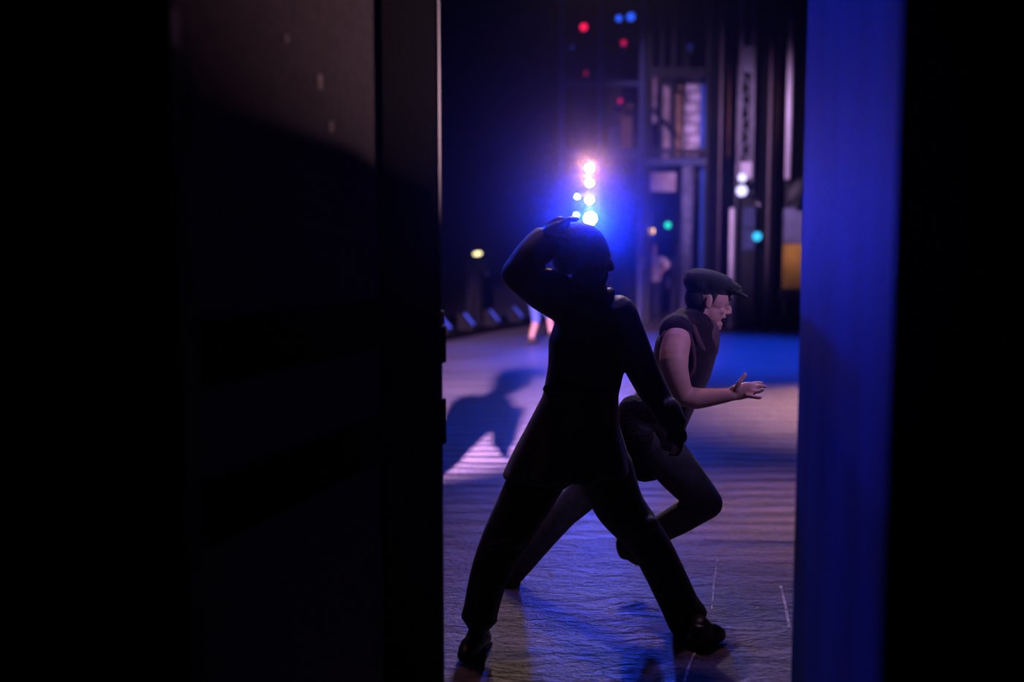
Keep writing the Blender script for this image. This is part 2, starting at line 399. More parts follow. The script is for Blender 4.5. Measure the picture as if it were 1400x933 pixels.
# hanging right hand
body.tube([P(918, 577, 3.74), P(923, 586, 3.73), P(927, 597, 3.72)], [.028, .036, .036], side=Y_, flat=.6)
for k, (ox, oy) in enumerate(((6, 16), (3, 19), (0, 18), (-3, 14))):
    b = P(929 - 3*k, 598, 3.70 + .018*k)
    finger(body, [b, b + V((.006, -.004, -.030)), b + V((.000, -.012, -.052)), b + V((-.014, -.016, -.066))], .0095)
finger(body, [P(921, 584, 3.70), P(915, 594, 3.68), P(914, 604, 3.68)], .011)
# legs under the trousers
LT = [(742, 640, 3.74), (712, 697, 3.70), (688, 742, 3.66), (668, 790, 3.64), (656, 842, 3.64)]
RT = [(826, 640, 3.76), (846, 690, 3.78), (875, 727, 3.80), (898, 762, 3.81), (940, 850, 3.83)]
for T, in ((LT,), (RT,)):
    body.tube([P(*p) for p in T], [.085, .075, .055, .05, .04])
body.tube([P(742, 640, 3.74), P(788, 605, YM), P(826, 640, 3.76)], [.09, .12, .09])
lh, lt = G(660, 884), G(634, 908); la = P(656, 850, 3.64)
rh, rt = G(951, 888), G(984, 877); ra = P(950, 852, 3.83)
for h, t, a in ((lh, lt, la), (rh, rt, ra)):
    shoe(body, h + (t-h)*.05, t - (t-h)*.1, a, r=.03)
organic('body', body, 'skin_shaded', man, voxel=.0055, it=3)
eyes(mq, man)
hair = MB(); sdm = mf.cross(mu).normalized()
hair.ell(mq(-.022, .042), mf.normalized(), .102, sdm, .084, mu, .090)
hair.ell(mq(-.070, -.012), mf.normalized(), .056, sdm, .068, mu, .055)
organic('hair', hair, 'hair', man, voxel=.007, it=3)
coat = MB()
def ring(cx, cy, hw, hd, Y=YM, n=72, slant=0, fold=0.0):
    out = []
    for i in range(n):
        a = 2*math.pi*i/n; ca, sa = math.cos(a), math.sin(a)
        p = P(cx, cy + slant*ca, Y); fo = 1 + fold*math.sin(9*a + .6)*(abs(sa)); out.append(p + X_*(hw/362*ca*(1 + .3*(fo-1))) + Y_*(hd*sa*fo))
    return out
coat.loft([ring(812, 408, 24, .07), ring(814, 420, 42, .10), ring(812, 440, 53, .125), ring(808, 465, 58, .135), ring(802, 500, 53, .13), ring(794, 540, 52, .125),
           ring(784, 580, 63, .14, fold=.04), ring(780, 615, 78, .17, fold=.09), ring(775, 643, 89, .19, slant=-5, fold=.13), ring(775, 649, 89, .19, slant=-5, fold=.13)])
coat.tube([P(780, 420, 3.74), P(741, 398, 3.71), P(707, 375, 3.68)], [.078, .073, .060])
coat.tube([P(707, 375, 3.68), P(722, 350, 3.69), P(739, 328, 3.73)], [.060, .054, .047])
coat.tube([P(728, 352, 3.70), P(750, 340, 3.72)], [.05, .045]); coat.tube([P(748, 392, 3.71), P(760, 398, 3.72)], [.07, .075])
coat.tube([P(805, 398, YM), P(811, 416, YM)], [.066, .085])
coat.tube([P(845, 430, 3.74), P(862, 470, 3.76), P(885, 520, 3.78), P(902, 549, 3.77), P(919, 576, 3.73)], [.074, .070, .060, .054, .050])
coat.tube([P(913, 560, 3.74), P(922, 578, 3.725)], [.050, .046])
cm = organic('coat', coat, 'black_cloth', man, voxel=.007, it=4, label='long black coat flared at the hem')
col_ = MB(); col_.tube([P(783, 402, 3.71), P(797, 410, 3.665), P(820, 409, 3.675), P(834, 400, 3.73)], [.022, .030, .030, .020])
organic('collar', col_, 'black_cloth', man, voxel=.006, it=3)
mb = MB(); mb.tube([P(748, 532, 3.66), P(794, 538, 3.615), P(840, 533, 3.67)], [.018, .02, .018], side=Y_, flat=.5); organic('half_belt', mb, 'black_cloth', man, voxel=.005, it=2)
for x in (772, 816):
    mb = MB(); mb.ball(P(x, 537, 3.604), .011); part('button', mb, 'shoe', man, smooth=True)
tr = MB()
tr.tube([P(*p) for p in LT], [.112, .098, .086, .072, .064])
tr.tube([P(*p) for p in RT], [.112, .098, .083, .078, .076])
tr.tube([P(661, 820, 3.64), P(657, 834, 3.64), P(655, 848, 3.64)], [.062, .066, .070], caps=False); tr.tube([P(926, 822, 3.83), P(934, 836, 3.83), P(942, 850, 3.83)], [.074, .080, .084], caps=False)
tr.tube([P(742, 640, 3.74), P(788, 612, YM), P(826, 640, 3.76)], [.11, .13, .11])
for x, y, Y, w_ in ((872, 722, 3.73, .03), (690, 745, 3.59, .028), (668, 800, 3.59, .02)):   # cloth breaks at knee and ankle
    tr.tube([P(x-18, y+3, Y), P(x+18, y-6, Y)], [w_*.6, w_])
organic('trousers', tr, 'black_trouser', man, voxel=.007, it=4)
for h, t, a in ((lh, lt, la), (rh, rt, ra)):
    mb = MB(); shoe(mb, h, t, a, r=.040); mb.tube([a, a + Z_*.05], [.042, .042])
    so = organic('shoe', mb, 'shoe', man, voxel=.005, it=3, floor=.004)
    mb = MB(); d = t - h; dnn = d.normalized(); s_ = dnn.cross(Z_)
    mb.obox(h + d*.08 + Z_*.010, dnn, s_, Z_, .034, .032, .009); part('heel', mb, 'shoe', so)

# ================================================================== RUNNING YOUTH IN CAP
YR = 4.4
run = thing('person', 'youth in flat cap and sleeveless vest running to the right, open hand reaching out', 'person', (G(800, 800).x, YR, 0))
body = MB()
rf, ru = V((.965, -.05, -.26)), V((.26, 0, .965))
hc = P(968, 411, YR)
rq = head(body, hc, rf, ru, s=1.0, mouth=.016)
body.tube([P(962, 425, YR), P(954, 440, YR), P(942, 462, YR)], [.052, .056, .085])
body.tube([P(938, 468, YR), P(930, 500, YR), P(912, 548, YR), P(888, 598, YR)], [.09, .105, .095, .11], side=Y_, flat=1.45)
# near arm: bent at the elbow, forearm level, hand open
body.tube([P(925, 466, YR-.17), P(921, 495, YR-.22), P(926, 520, YR-.23), P(934, 543, YR-.22)], [.062, .062, .053, .043])
body.tube([P(933, 541, YR-.22), P(952, 545, YR-.23), P(975, 543, YR-.25), P(1000, 540, YR-.27)], [.044, .046, .037, .027])
body.tube([P(998, 540, YR-.27), P(1010, 536, YR-.275), P(1024, 533, YR-.28)], [.028, .036, .034], side=Y_, flat=.55)
HY = YR - .28
finger(body, [P(1006, 533, HY-.01), P(1010, 524, HY-.02), P(1015, 518, HY-.022), P(1019, 512, HY-.022)], .0115)
for a, b_, c_, dY in (((1024, 527), (1034, 524), (1041, 524), .012), ((1025, 531), (1037, 528), (1046, 529), .0), ((1025, 535), (1036, 536), (1043, 533), -.014), ((1021, 541), (1031, 543), (1039, 544), -.022)):
    finger(body, [P(*a, HY+dY), P(*b_, HY+dY*1.8), P(*c_, HY+dY*2.4)], .0098)
# far arm swings behind the body
body.tube([P(936, 466, YR+.18), P(915, 500, YR+.24), P(893, 528, YR+.24)], [.06, .05, .04])
body.tube([P(893, 528, YR+.24), P(876, 545, YR+.20), P(862, 565, YR+.18)], [.04, .036, .027])
body.tube([P(862, 565, YR+.18), P(858, 574, YR+.175), P(856, 586, YR+.17)], [.028, .036, .034], side=X_, flat=.55)
for k in range(4):
    b = P(856, 586, YR+.14+.02*k); finger(body, [b, b + V((.0, 0, -.03)), b + V((.012, 0, -.055)), b + V((.028, 0, -.062))], .0095)
b = P(861, 577, YR+.13); finger(body, [b, b + V((.02, -.01, -.02)), b + V((.03, -.01, -.045))], .011)
RK = [(893, 604, YR-.10), (932, 650, YR-.12), (966, 688, YR-.13)]
RS = [(966, 688, YR-.13), (925, 712, YR-.10), (878, 738, YR-.06)]
LK = [(872, 606, YR+.06), (820, 655, YR+.06), (772, 700, YR+.05)]
LS = [(772, 700, YR+.05), (738, 738, YR+.04), (710, 774, YR+.03)]
for T, rr in ((RK, (.08, .068, .05)), (RS, (.05, .05, .036)), (LK, (.08, .066, .05)), (LS, (.05, .048, .036))):
    body.tube([P(*p) for p in T], rr)
body.tube([P(893, 604, YR-.10), P(886, 596, YR), P(872, 606, YR+.06)], [.08, .10, .08])
body.tube([P(878, 738, YR-.06), P(866, 740, YR-.05), P(852, 748, YR-.05)], [.035, .034, .026])
lb = G(700, 806); ltoe = lb + V((.03, -.02, 0)) 
body.tube([P(710, 774, YR+.03), P(702, 790, YR+.02), P(694, 802, YR)], [.035, .034, .026])
organic('body', body, 'skin', run, voxel=.0050, it=3)
eyes(rq, run)
# brows, dark mouth opening
sdr = rf.cross(ru).normalized(); rfn = rf.normalized(); run_n = (ru - rfn*ru.dot(rfn)).normalized()
hair = MB(); hair.ell(rq(-.050, .0), rfn, .056, sdr, .073, run_n, .062); hair.ell(rq(-.02, .045), rfn, .095, sdr, .081, run_n, .062)
for w in (-.073, .073): hair.ell(rq(.010, .020, w), rfn, .012, sdr, .008, run_n, .034)
organic('hair', hair, 'hair', run, voxel=.006, it=3)
cap = MB()
capf = (rfn*.985 - run_n*.0 ).normalized()
cap.ell(rq(-.012, .082), rfn, .122, sdr, .104, run_n, .052)
cap.ell(rq(-.058, .070), rfn, .074, sdr, .098, run_n, .060)
cap.ell(rq(-.010, .050), rfn, .100, sdr, .086, run_n, .030)
cap.ell(rq(.045, .080), rfn, .088, sdr, .092, run_n, .036)
cp = organic('flat_cap', cap, 'cap', run, voxel=.006, it=4)
mb = MB(); mb.ell(rq(.108, .064) , (rfn*.99 - run_n*.10).normalized(), .058, sdr, .078, (run_n*.99 + rfn*.10).normalized(), .012)
organic('brim', mb, 'cap', cp, voxel=.005, it=2)
mb = MB(); mb.ball(rq(-.012, .122), .011); part('button', mb, 'cap', cp, smooth=True)
for w in (-.03, .03):
    mb = MB(); mb.ell(rq(.086, .030, w), rfn, .008, sdr, .018, run_n, .005); part('eyebrow', mb, 'hair', run, smooth=True)
mb = MB(); mb.ell(rq(.080, -.067), rfn, .016, sdr, .018, run_n, .008); part('mouth', mb, 'hair', run, smooth=True)
vest = MB()
vest.tube([P(942, 456, YR), P(938, 474, YR), P(931, 502, YR), P(917, 540, YR), P(903, 570, YR)], [.118, .136, .134, .118, .122], side=Y_, flat=[1.25, 1.3, 1.3, 1.3, 1.25])
vest.tube([P(925, 452, YR-.12), P(925, 452, YR+.12)], [.075, .075])
vo = organic('vest', vest, 'vest', run, voxel=.006, it=4, label='dark sleeveless vest')
mb = MB(); mb.tube([P(948, 447, YR-.135), P(955, 468, YR-.155), P(965, 488, YR-.13), P(969, 505, YR-.08)], [.012, .016, .016, .012]); organic('lapel', mb, 'vest_trim', vo, voxel=.005, it=2)
mb = MB(); mb.tube([P(905, 462, YR-.17), P(915, 450, YR-.16), P(937, 452, YR-.175), P(947, 475, YR-.19), P(948, 505, YR-.18), P(935, 520, YR-.16)], [.010]*6); organic('armhole_binding', mb, 'vest_trim', vo, voxel=.005, it=2)
mb = MB(); mb.tube([P(962, 446, YR), P(968, 462, YR-.05), P(973, 480, YR-.04)], [.06, .055, .03]); organic('undershirt', mb, 'undershirt', run, voxel=.006, it=2)
kn = MB()
kn.tube([P(*p) for p in RK], [.105, .093, .070]); kn.tube([P(*p) for p in RS], [.070, .066, .050])
kn.tube([P(*p) for p in LK], [.105, .086, .068]); kn.tube([P(*p) for p in LS], [.068, .064, .055])
kn.tube([P(893, 604, YR-.10), P(886, 598, YR), P(872, 606, YR+.06)], [.10, .12, .10])
organic('trousers', kn, 'knicker', run, voxel=.007, it=4, label='grey work trousers')
tc_ = MB()
tc_.tube([P(903, 560, YR), P(893, 580, YR), P(886, 602, YR), P(882, 622, YR-.01)], [.128, .140, .142, .122], side=Y_, flat=1.3)
tc_.tube([P(866, 562, YR-.05), P(868, 592, YR-.07), P(874, 622, YR-.05)], [.070, .082, .070], side=Y_, flat=1.3)
tc_.tube([P(902, 586, YR-.13), P(912, 606, YR-.15), P(918, 618, YR-.13)], [.060, .064, .040])
tc_.tube([P(880, 600, YR-.15), P(884, 622, YR-.15)], [.060, .046])
organic('tied_cloth', tc_, 'tiedcloth', run, voxel=.007, it=3, label='dark cloth tied around the hips')
bt = MB()
bt.tube([P(884, 735, YR-.065), P(868, 741, YR-.055)], [.050, .048]); bt.tube([P(868, 741, YR-.055), P(856, 742, YR-.05), P(856, 754, YR-.05)], [.046, .046, .040])
bt.tube([P(858, 741, YR-.05), P(866, 757, YR-.05), P(872, 764, YR-.05)], [.040, .040, .032], side=Y_, flat=1.0)
organic('boot', bt, 'boot', run, voxel=.006, it=3)
bt = MB()
bt.tube([P(716, 768, YR+.035), P(704, 784, YR+.02)], [.052, .048]); bt.tube([P(704, 784, YR+.02), P(697, 795, YR), P(702, 808, YR)], [.046, .044, .040])
bt.tube([P(698, 794, YR), P(690, 800, YR)], [.04, .036])
organic('boot', bt, 'boot', run, voxel=.006, it=3, floor=.004)

# ================================================================== OTHER PEOPLE
def figure(root, base, H, fwd, mats, arms, legs, hat=False, skin='skin', lean=0.0, hands=True):
    """smaller background figure; arms / legs are joint offsets (right, forward, up) in body heights"""
    fwd = V(fwd).normalized(); rt_ = fwd.cross(Z_).normalized(); b = V(base)
    q = lambda r, f, u: b + rt_*(r*H) + fwd*((f + lean*max(u - .5, 0))*H) + Z_*(u*H)
    bd = MB(); head(bd, q(0, .0, .935), fwd, Z_, s=H/1.75)
    bd.tube([q(0, -.01, .90), q(0, -.01, .84)], [.03*H, .035*H])
    bd.tube([q(0, 0, .80), q(0, 0, .68), q(0, 0, .53)], [.058*H, .062*H, .058*H], side=rt_, flat=1.5)
    for ch in arms:
        bd.tube([q(*p) for p in ch], [.028*H, .023*H, .016*H])
        e, wv = q(*ch[-2]), q(*ch[-1]); d = (wv - e).normalized(); s_ = d.cross(fwd).normalized() if abs(d.dot(fwd)) < .95 else d.cross(Z_).normalized()
        bd.tube([wv, wv + d*.045*H], [.017*H, .02*H], side=fwd, flat=.6)
        if hands:
            for k in (-1.5, -.5, .5, 1.5): finger(bd, [wv + d*.045*H + s_*(k*.010*H), wv + d*.075*H + s_*(k*.012*H), wv + d*.098*H + s_*(k*.013*H) + fwd*.004*H], .0055*H)
            finger(bd, [wv + d*.015*H + s_*.018*H, wv + d*.04*H + s_*.034*H], .006*H)
    for ch in legs: bd.tube([q(*p) for p in ch], [.048*H, .034*H, .024*H])
    organic('body', bd, skin, root, voxel=.008 if hands else .012, it=2)
    sh = MB(); sh.tube([q(0, 0, .815), q(0, 0, .74), q(0, 0, .64), q(0, 0, .52)], [.055*H, .070*H, .066*H, .070*H], side=rt_, flat=1.5)
    for ch in arms:
        a0, a1, a2 = [q(*p) for p in ch]; sh.tube([a0, a1, a1 + (a2-a1)*.55], [.040*H, .032*H, .027*H])
    organic('shirt', sh, mats[0], root, voxel=.012, it=3)
    tr = MB(); tr.tube([q(0, 0, .54), q(0, 0, .48)], [.066*H, .07*H], side=rt_, flat=1.4)
    for ch in legs:
        a0, a1, a2 = [q(*p) for p in ch]; tr.tube([a0, a1, a1 + (a2-a1)*mats[3]], [.060*H, .044*H, .036*H])
    organic('trousers', tr, mats[1], root, voxel=.012, it=3)
    for ch in legs:
        a = q(*ch[-1]); mb = MB(); mb.tube([a + Z_*.0, a + Z_*.02*H], [.026*H, .026*H]); mb.tube([a - fwd*.02*H - Z_*.015*H, a + fwd*.075*H - Z_*.018*H], [.024*H, .02*H])
        organic('shoe', mb, 'boot', root, voxel=.010, it=2)
    hb = MB(); hb.ell(q(0, -.008, .955), fwd, .056*H, rt_, .047*H, Z_, .050*H); ho = organic('hair', hb, 'hair', root, voxel=.01, it=2)
    if hat:
        cb = MB(); cb.ell(q(0, .0, .985), fwd, .072*H, rt_, .062*H, Z_, .028*H); cb.ell(q(0, .06, .968), fwd, .04*H, rt_, .045*H, Z_, .008*H)
        organic('flat_cap', cb, 'cap', root, voxel=.008, it=2)
stand = [[(-.05, 0, .50), (-.055, 0, .27), (-.06, -.01, .045)], [(.05, 0, .50), (.06, .0, .27), (.065, 0, .045)]]
# performer upstage with elbows lifted
b0 = G(893, 437); p1 = thing('person', 'distant performer in a pale shirt with elbows out, below the amber lamp', 'person', b0)
figure(p1, b0, 1.72, (.25, -1, 0), ('shirt_white', 'trouser_dark', None, .85),
       [[(-.115, 0, .80), (-.19, .03, .73), (-.10, .09, .66)], [(.115, 0, .80), (.20, .03, .735), (.12, .10, .66)]], stand)
b0 = G(926, 435); p2 = thing('person', 'distant performer in dark clothes standing right of the pale shirted one', 'person', b0)
figure(p2, b0, 1.70, (-.6, -.8, 0), ('trouser_dark', 'trouser_dark', None, .9),
       [[(-.115, 0, .80), (-.14, .02, .64), (-.12, .06, .50)], [(.115, 0, .80), (.14, .02, .64), (.12, .06, .50)]], stand, skin='skin_shaded')
# dancer beyond the coat man's elbow, one foot stepping on the boards
b0 = G(731, 472); p3 = thing('person', 'dancer in a blue shirt mostly hidden behind the raised elbow, one bare shin showing', 'person', b0)
figure(p3, b0, 1.62, (1, .3, 0), ('shirt_blue', 'shirt_blue', None, .12),
       [[(-.115, 0, .80), (-.13, .05, .66), (-.08, .12, .58)], [(.115, 0, .80), (.13, .06, .66), (.08, .14, .60)]],
       [[(-.05, 0, .50), (-.05, .03, .27), (-.05, -.03, .05)], [(.05, 0, .50), (.05, .13, .33), (.05, .16, .12)]])
# musician / conductor out in the dark house
b0 = V((P(648, 347, 24).x, 24, -.34)); p4 = thing('person', 'dim figure in the dark house behind the small yellow stand lamp', 'person', b0)
figure(p4, b0, 1.98, (.5, -1, 0), ('trouser_dark', 'trouser_dark', None, .9),
       [[(-.115, 0, .80), (-.15, .06, .68), (-.10, .16, .70)], [(.115, 0, .80), (.15, .06, .68), (.10, .16, .74)]], stand, skin='skin_shaded')
# performer waiting in the wing, masked by the door leaf; the low side light throws his shadow across the boards
b0 = V((-.84, 5.4, 0)); p5 = thing('person', 'performer in cap behind the left door, only the long shadow shows', 'person', b0)
figure(p5, b0, 1.72, (.8, .5, 0), ('velour', 'trouser_dark', None, .8),
       [[(-.115, 0, .80), (-.15, .06, .66), (-.10, .16, .62)], [(.115, 0, .80), (.15, .05, .66), (.12, .13, .56)]], stand, hat=True, skin='skin_shaded')

# music stand with lamp
ml = P(653, 347, 23.4); st = thing('music_stand', 'music stand with a small glowing yellow lamp in the dark house', 'music stand', (ml.x, ml.y, -.35))
mb = MB(); mb.cyl((ml.x, ml.y, -.33), (ml.x, ml.y, ml.z - .15), .018); part('pole', mb, 'steel_dark', st)
mb = MB()
for a in (0, 2.1, 4.2): mb.cyl((ml.x, ml.y, -.05), (ml.x + .28*math.cos(a), ml.y + .28*math.sin(a), -.335), .014)
part('tripod', mb, 'steel_dark', st)
mb = MB(); mb.obox((ml.x, ml.y + .03, ml.z - .22), X_, V((0, .9, .4)).normalized(), V((0, -.4, .9)).normalized(), .24, .01, .17); part('desk', mb, 'steel_dark', st)
mb = MB(); mb.ell((ml.x, ml.y - .04, ml.z), X_, .10, Y_, .04, V((.5, 0, 1)).normalized(), .055); part('lamp', mb, 'E_candle', st, smooth=True)

# ================================================================== STAGE LIGHTS
def stage_light(px, py, Y, r, em, label, group, aim=None, depth=.34, name='stage_light'):
    c = P(px, py, Y); aim = V(aim) if aim is not None else V((0, 0, CAMH))
    d = (aim - c).normalized(); s_ = d.cross(Z_).normalized(); u = s_.cross(d)
    t = thing(name, label, 'stage light', c, group)
    mb = MB(); mb.tube([c - d*depth, c - d*depth*.75, c - d*.09, c + d*.02], [r*.55, r*1.05, r*1.12, r*1.18], caps=False, n=20); part('housing', mb, 'housing', t, smooth=False)
    mb = MB(); n = 24
    mb.tube([c + d*.021, c + d*.03], [r, r*.92], caps=False, n=n); part('lens', mb, em, t)
    mb = MB(); back = c - d*depth*.5
    for sg in (-1, 1): mb.obox(back + s_*(sg*r*1.25) - d*(depth*.15), d, s_, u, depth*.45, r*.05, r*.16)
    mb.obox(c - d*(depth*1.09), d, s_, u, r*.06, r*1.3, r*.16); part('yoke', mb, 'steel_dark', t)
    mb = MB(); mb.obox(c - d*(depth*1.09 + .06), d, s_, u, .06, r*.2, r*.2); part('clamp', mb, 'steel_dark', t)
    return t
YB = 18.0
g = 'lamps on the lighting boom'
stage_light(806, 230, YB, .055, 'E_warm', 'brilliant warm white stage lamp, topmost on the lighting boom', g)
stage_light(806, 250, YB, .05, 'E_white', 'white stage lamp, second from the top of the boom', g)
stage_light(806, 273.5, YB, .05, 'E_blue', 'bluish white stage lamp just above the brightest blue one', g)
stage_light(807, 299, YB, .09, 'E_blue', 'brightest blue white stage lamp, lowest on the boom above the head', g)
stage_light(789, 269, YB, .03, 'E_bluesmall', 'small pale blue lamp, upper of the pair left of the boom', g)
stage_light(788, 294, YB, .03, 'E_bluesmall', 'small pale blue lamp, lower of the pair left of the boom', g)
bx = P(800, 260, YB + .80)
bm_ = thing('lighting_boom', 'dark upright pipe on a round base carrying the column of bright lamps', 'lighting boom', (bx.x, bx.y, 0))
mb = MB(); mb.cyl((bx.x, bx.y, .05), (bx.x, bx.y, 3.4), .03); part('pole', mb, 'steel_dark', bm_)
mb = MB(); mb.cyl((bx.x, bx.y, 0), (bx.x, bx.y, .06), .28, .24, n=28); part('base', mb, 'steel_dark', bm_)
for px, py, r_ in ((806, 230, .055), (806, 250, .05), (806, 273.5, .05), (807, 299, .09), (789, 269, .03), (788, 294, .03)):
    c_ = P(px, py, YB); z = c_.z - r_*1.32; d_ = (V((0, 0, CAMH)) - c_).normalized()
    mb = MB(); mb.box((min(c_.x - .02, bx.x - .04), bx.y - .05, z - .03), (max(c_.x + .02, bx.x + .04), bx.y - .032, z)); mb.box((c_.x - .02 , YB + .10, z - .03), (c_.x + .03, bx.y - .04, z)); part('cross_arm', mb, 'steel_dark', bm_)
g2 = 'small coloured lamps high on the tower'
YT = 22.0
stage_light(798, 37, YT-.4, .075, 'E_red', 'bright red lamp high on the tower', g2, depth=.25)
stage_light(852.5, 58.5, YT-.4, .06, 'E_redmid', 'magenta lamp below the two blue ones', g2, depth=.25)
stage_light(801, 100, YT-.4, .05, 'E_reddim', 'dim red lamp straight below the bright red one', g2, depth=.25)
stage_light(848, 138, YT-.4, .05, 'E_redmid', 'magenta lamp in the window of the tower', g2, depth=.25)
stage_light(846, 25, YT-.4, .065, 'E_bl', 'blue lamp, left of the top pair', g2, depth=.25)
stage_light(862.5, 23, YT-.4, .085, 'E_bl', 'blue lamp, right and larger of the top pair', g2, depth=.25)
stage_light(782, 65, YT-.4, .06, 'E_bldim', 'faint blue lamp below and left of the bright red one', g2, depth=.25)
stage_light(943, 64, YT-.4, .07, 'E_bldim', 'faint blue lamp above the brick flat', g2, depth=.25)
g3 = 'marker lamps over the distant performers'
stage_light(890.5, 316, 22.9, .07, 'E_yellow', 'small amber lamp above the pale shirted performer', g3, depth=.25)
stage_light(913, 308, 22.9, .07, 'E_green', 'small green lamp right of the amber one', g3, depth=.25)
stage_light(1035, 323.5, 19.9, .085, 'E_cyan', 'cyan lamp on the dark rack by the truss', g3, depth=.2)
stage_light(1015, 243, 20.4, .085, 'E_lav', 'upper lavender lamp under the truss', 'lavender lamps under the truss', depth=.25)
stage_light(1014, 261, 20.4, .108, 'E_lav', 'lower lavender lamp under the truss', 'lavender lamps under the truss', depth=.25)
# hanging rail for the two marker lamps
a, b = P(880, 300, 23.1), P(925, 300, 23.1)
mb = MB(); mb.cyl(a, b, .02); mb.cyl(a, V((a.x, a.y, 0)), .02); mb.cyl(b, V((b.x, b.y, 0)), .02)
tag(part('lamp_rail', mb, 'steel_dark'), 'thin dark rail carrying the amber and green lamps', 'rail')

# footlights along the oblique stage edge
mb = MB(); pr = V((ed.y, -ed.x, 0))
mb.obox(edge(2.3) + Z_*.05 - pr*.2, ed, pr, Z_, 7.0, .20, .05)
tag(part('edge_kerb', mb, 'black_paint'), 'low black kerb along the stage edge left of the coat man', 'kerb')
ts = []
for i, px in enumerate((619, 651, 685, 717, 746)):
    d = ray(px, 452); k = d.x / d.y; t_ = (E0.x - k*E0.y) / (k*ed.y - ed.x); ts.append(t_)
flab = ['footlight with a blue lit face beside the door edge', 'second footlight from the door on the stage edge', 'middle footlight of the row on the stage edge', 'footlight left of the bare shin', 'footlight nearest the coat man, beyond the bare shin']
for i, t_ in enumerate(ts):
    c = edge(t_) - pr*.16; t = thing('footlight', flab[i], 'footlight', c + Z_*.10, 'footlights along the stage edge')
    mb = MB(); sec = [(-.14, .10), (.14, .10), (.14, .16), (-.10, .42), (-.14, .42)]
    w = .16
    vs = [c + pr*u + Z_*z - ed*w for u, z in sec] + [c + pr*u + Z_*z + ed*w for u, z in sec]
    mb.add(vs, [(4,3,2,1,0), (5,6,7,8,9)] + [(j, (j+1)%5, (j+1)%5+5, j+5) for j in range(5)]); part('housing', mb, 'housing', t)
    mb = MB(); n_ = V((pr.x*.74, pr.y*.74, .68)); tg = V((pr.x*-.68, pr.y*-.68, .74))
    mb.obox(c + pr*.02 + Z_*.295 + n_*.012, ed, tg, n_, .035, .14, .012); part('reflector', mb, 'mirror_face', t)
for px, py, em in ((639, 451, 'E_reddim'), (660, 448, 'E_bluesmall2'), (724, 441, 'E_bluesmall2'), (749, 438, 'E_bluesmall2')):
    if em not in M: M[em] = emat('pilot lamp', (.15, .3, 1.0), .9)
    c = P(px, py, 23.2 if px > 700 else 21.4); mb = MB(); mb.ball(c, .045); mb.cyl(c, V((c.x, c.y, -.35)), .015)
    tag(part('pilot_lamp', mb, em, loc=(c.x, c.y, -.35), smooth=True), {639: 'small red pilot lamp behind the first footlights', 660: 'small blue pilot lamp behind the middle footlights', 724: 'small blue pilot lamp above the bare shin', 749: 'small blue pilot lamp against the coat edge'}[px], 'lamp', 'pilot lamps behind the footlights')

# ================================================================== UPSTAGE SCENERY
def vbox(mb, x0, y0, x1, y1, Y, d=.12):
    a, b = P(x0, (y0+y1)/2, Y), P(x1, (y0+y1)/2, Y); zt, zb = P(x0, y0, Y).z, P(x0, y1, Y).z
    return mb.box((a.x, Y, max(zb, 0)), (b.x, Y + d, zt))
FL = 500   # below floor line: clipped to z = 0
TOP = -40
tw = thing('scenery_tower', 'blue grey steel scenery tower with dark panels behind the boom', 'scenery tower', (P(822, 400, YT).x, YT, 0))
for x0, x1 in ((764, 772), (817, 823), (873, 880)):
    mb = MB(); vbox(mb, x0, TOP, x1, FL, YT); part('post', mb, 'steel_blue', tw)
for y0, y1, m_ in ((111, 117, 'steel_blue'), (203, 216, 'steel_blue'), (46, 50, 'steel_dark'), (-40, -30, 'steel_dark')):
    mb = MB(); vbox(mb, 772, y0, 873, y1, YT + .02, .08); part('beam', mb, m_, tw)
for px, py, r_ in ((798, 37, .075), (852.5, 58.5, .06), (801, 100, .05), (848, 138, .05), (846, 25, .065), (863, 30.5, .08), (782, 65, .06)):
    c_ = P(px, py, YT - .4); mb = MB(); z_ = c_.z - r_*1.3; mb.box((c_.x - .06, YT - .45, z_ - .05), (c_.x + .06, YT + .02, z_ - .005)); part('lamp_bracket', mb, 'steel_dark', tw)
mb = MB(); vbox(mb, 772, 117, 817, 203, YT + .10, .03); part('back_panel', mb, 'panel_dark', tw)
mb = MB(); vbox(mb, 823, 117, 849, 203, YT + .10, .03); part('back_panel', mb, 'panel_dark', tw)
mb = MB(); vbox(mb, 849, 142, 864, 203, YT + .09, .03); part('back_panel', mb, 'panel_brown', tw, label='brown stained panel')
mb = MB(); vbox(mb, 832, 173, 847, 203, YT + .05, .03); part('plate', mb, 'steel_blue', tw)
mb = MB(); vbox(mb, 776, 216, 873, 236, YT + .5, .1); part('walkway', mb, 'steel_dark', tw)
t2 = thing('scenery_tower', 'dark braced steel frame in front of the pale boards and brick flat', 'scenery tower', (P(923, 400, YT - .2).x, YT - .2, 0))
for x0, x1 in ((883, 889), (903, 907), (919, 923), (964, 968)):
    mb = MB(); vbox(mb, x0, TOP, x1, FL if x0 in (883, 964) else 216, YT - .2, .1); part('post', mb, 'steel_dark', t2)
for y0, y1 in ((92, 105), (203, 209), (-40, -20)):
    mb = MB(); vbox(mb, 889, y0, 964, y1, YT - .18, .06); part('beam', mb, 'steel_dark', t2)
c_ = P(943, 64, YT - .4); mb = MB(); mb.box((c_.x - .06, YT - .45, c_.z - .14), (c_.x + .06, YT - .1, c_.z - .095)); mb.box((c_.x - .02, YT - .15, c_.z - .14), (c_.x + .02, YT - .12, P(943, 95, YT).z)); part('lamp_bracket', mb, 'steel_dark', t2)
mb = MB(); vbox(mb, 884, 216, 966, 226, YT - .25, .3); part('deck', mb, 'steel_blue', t2, label='blue lit deck edge')
for (xa, ya, xb, yb) in ((891, 148, 922, 184), (905, 106, 922, 122)):
    mb = MB(); mb.cyl(P(xa, ya, YT - .21), P(xb, yb, YT - .21), .05); part('cross_brace', mb, 'steel_dark', t2)
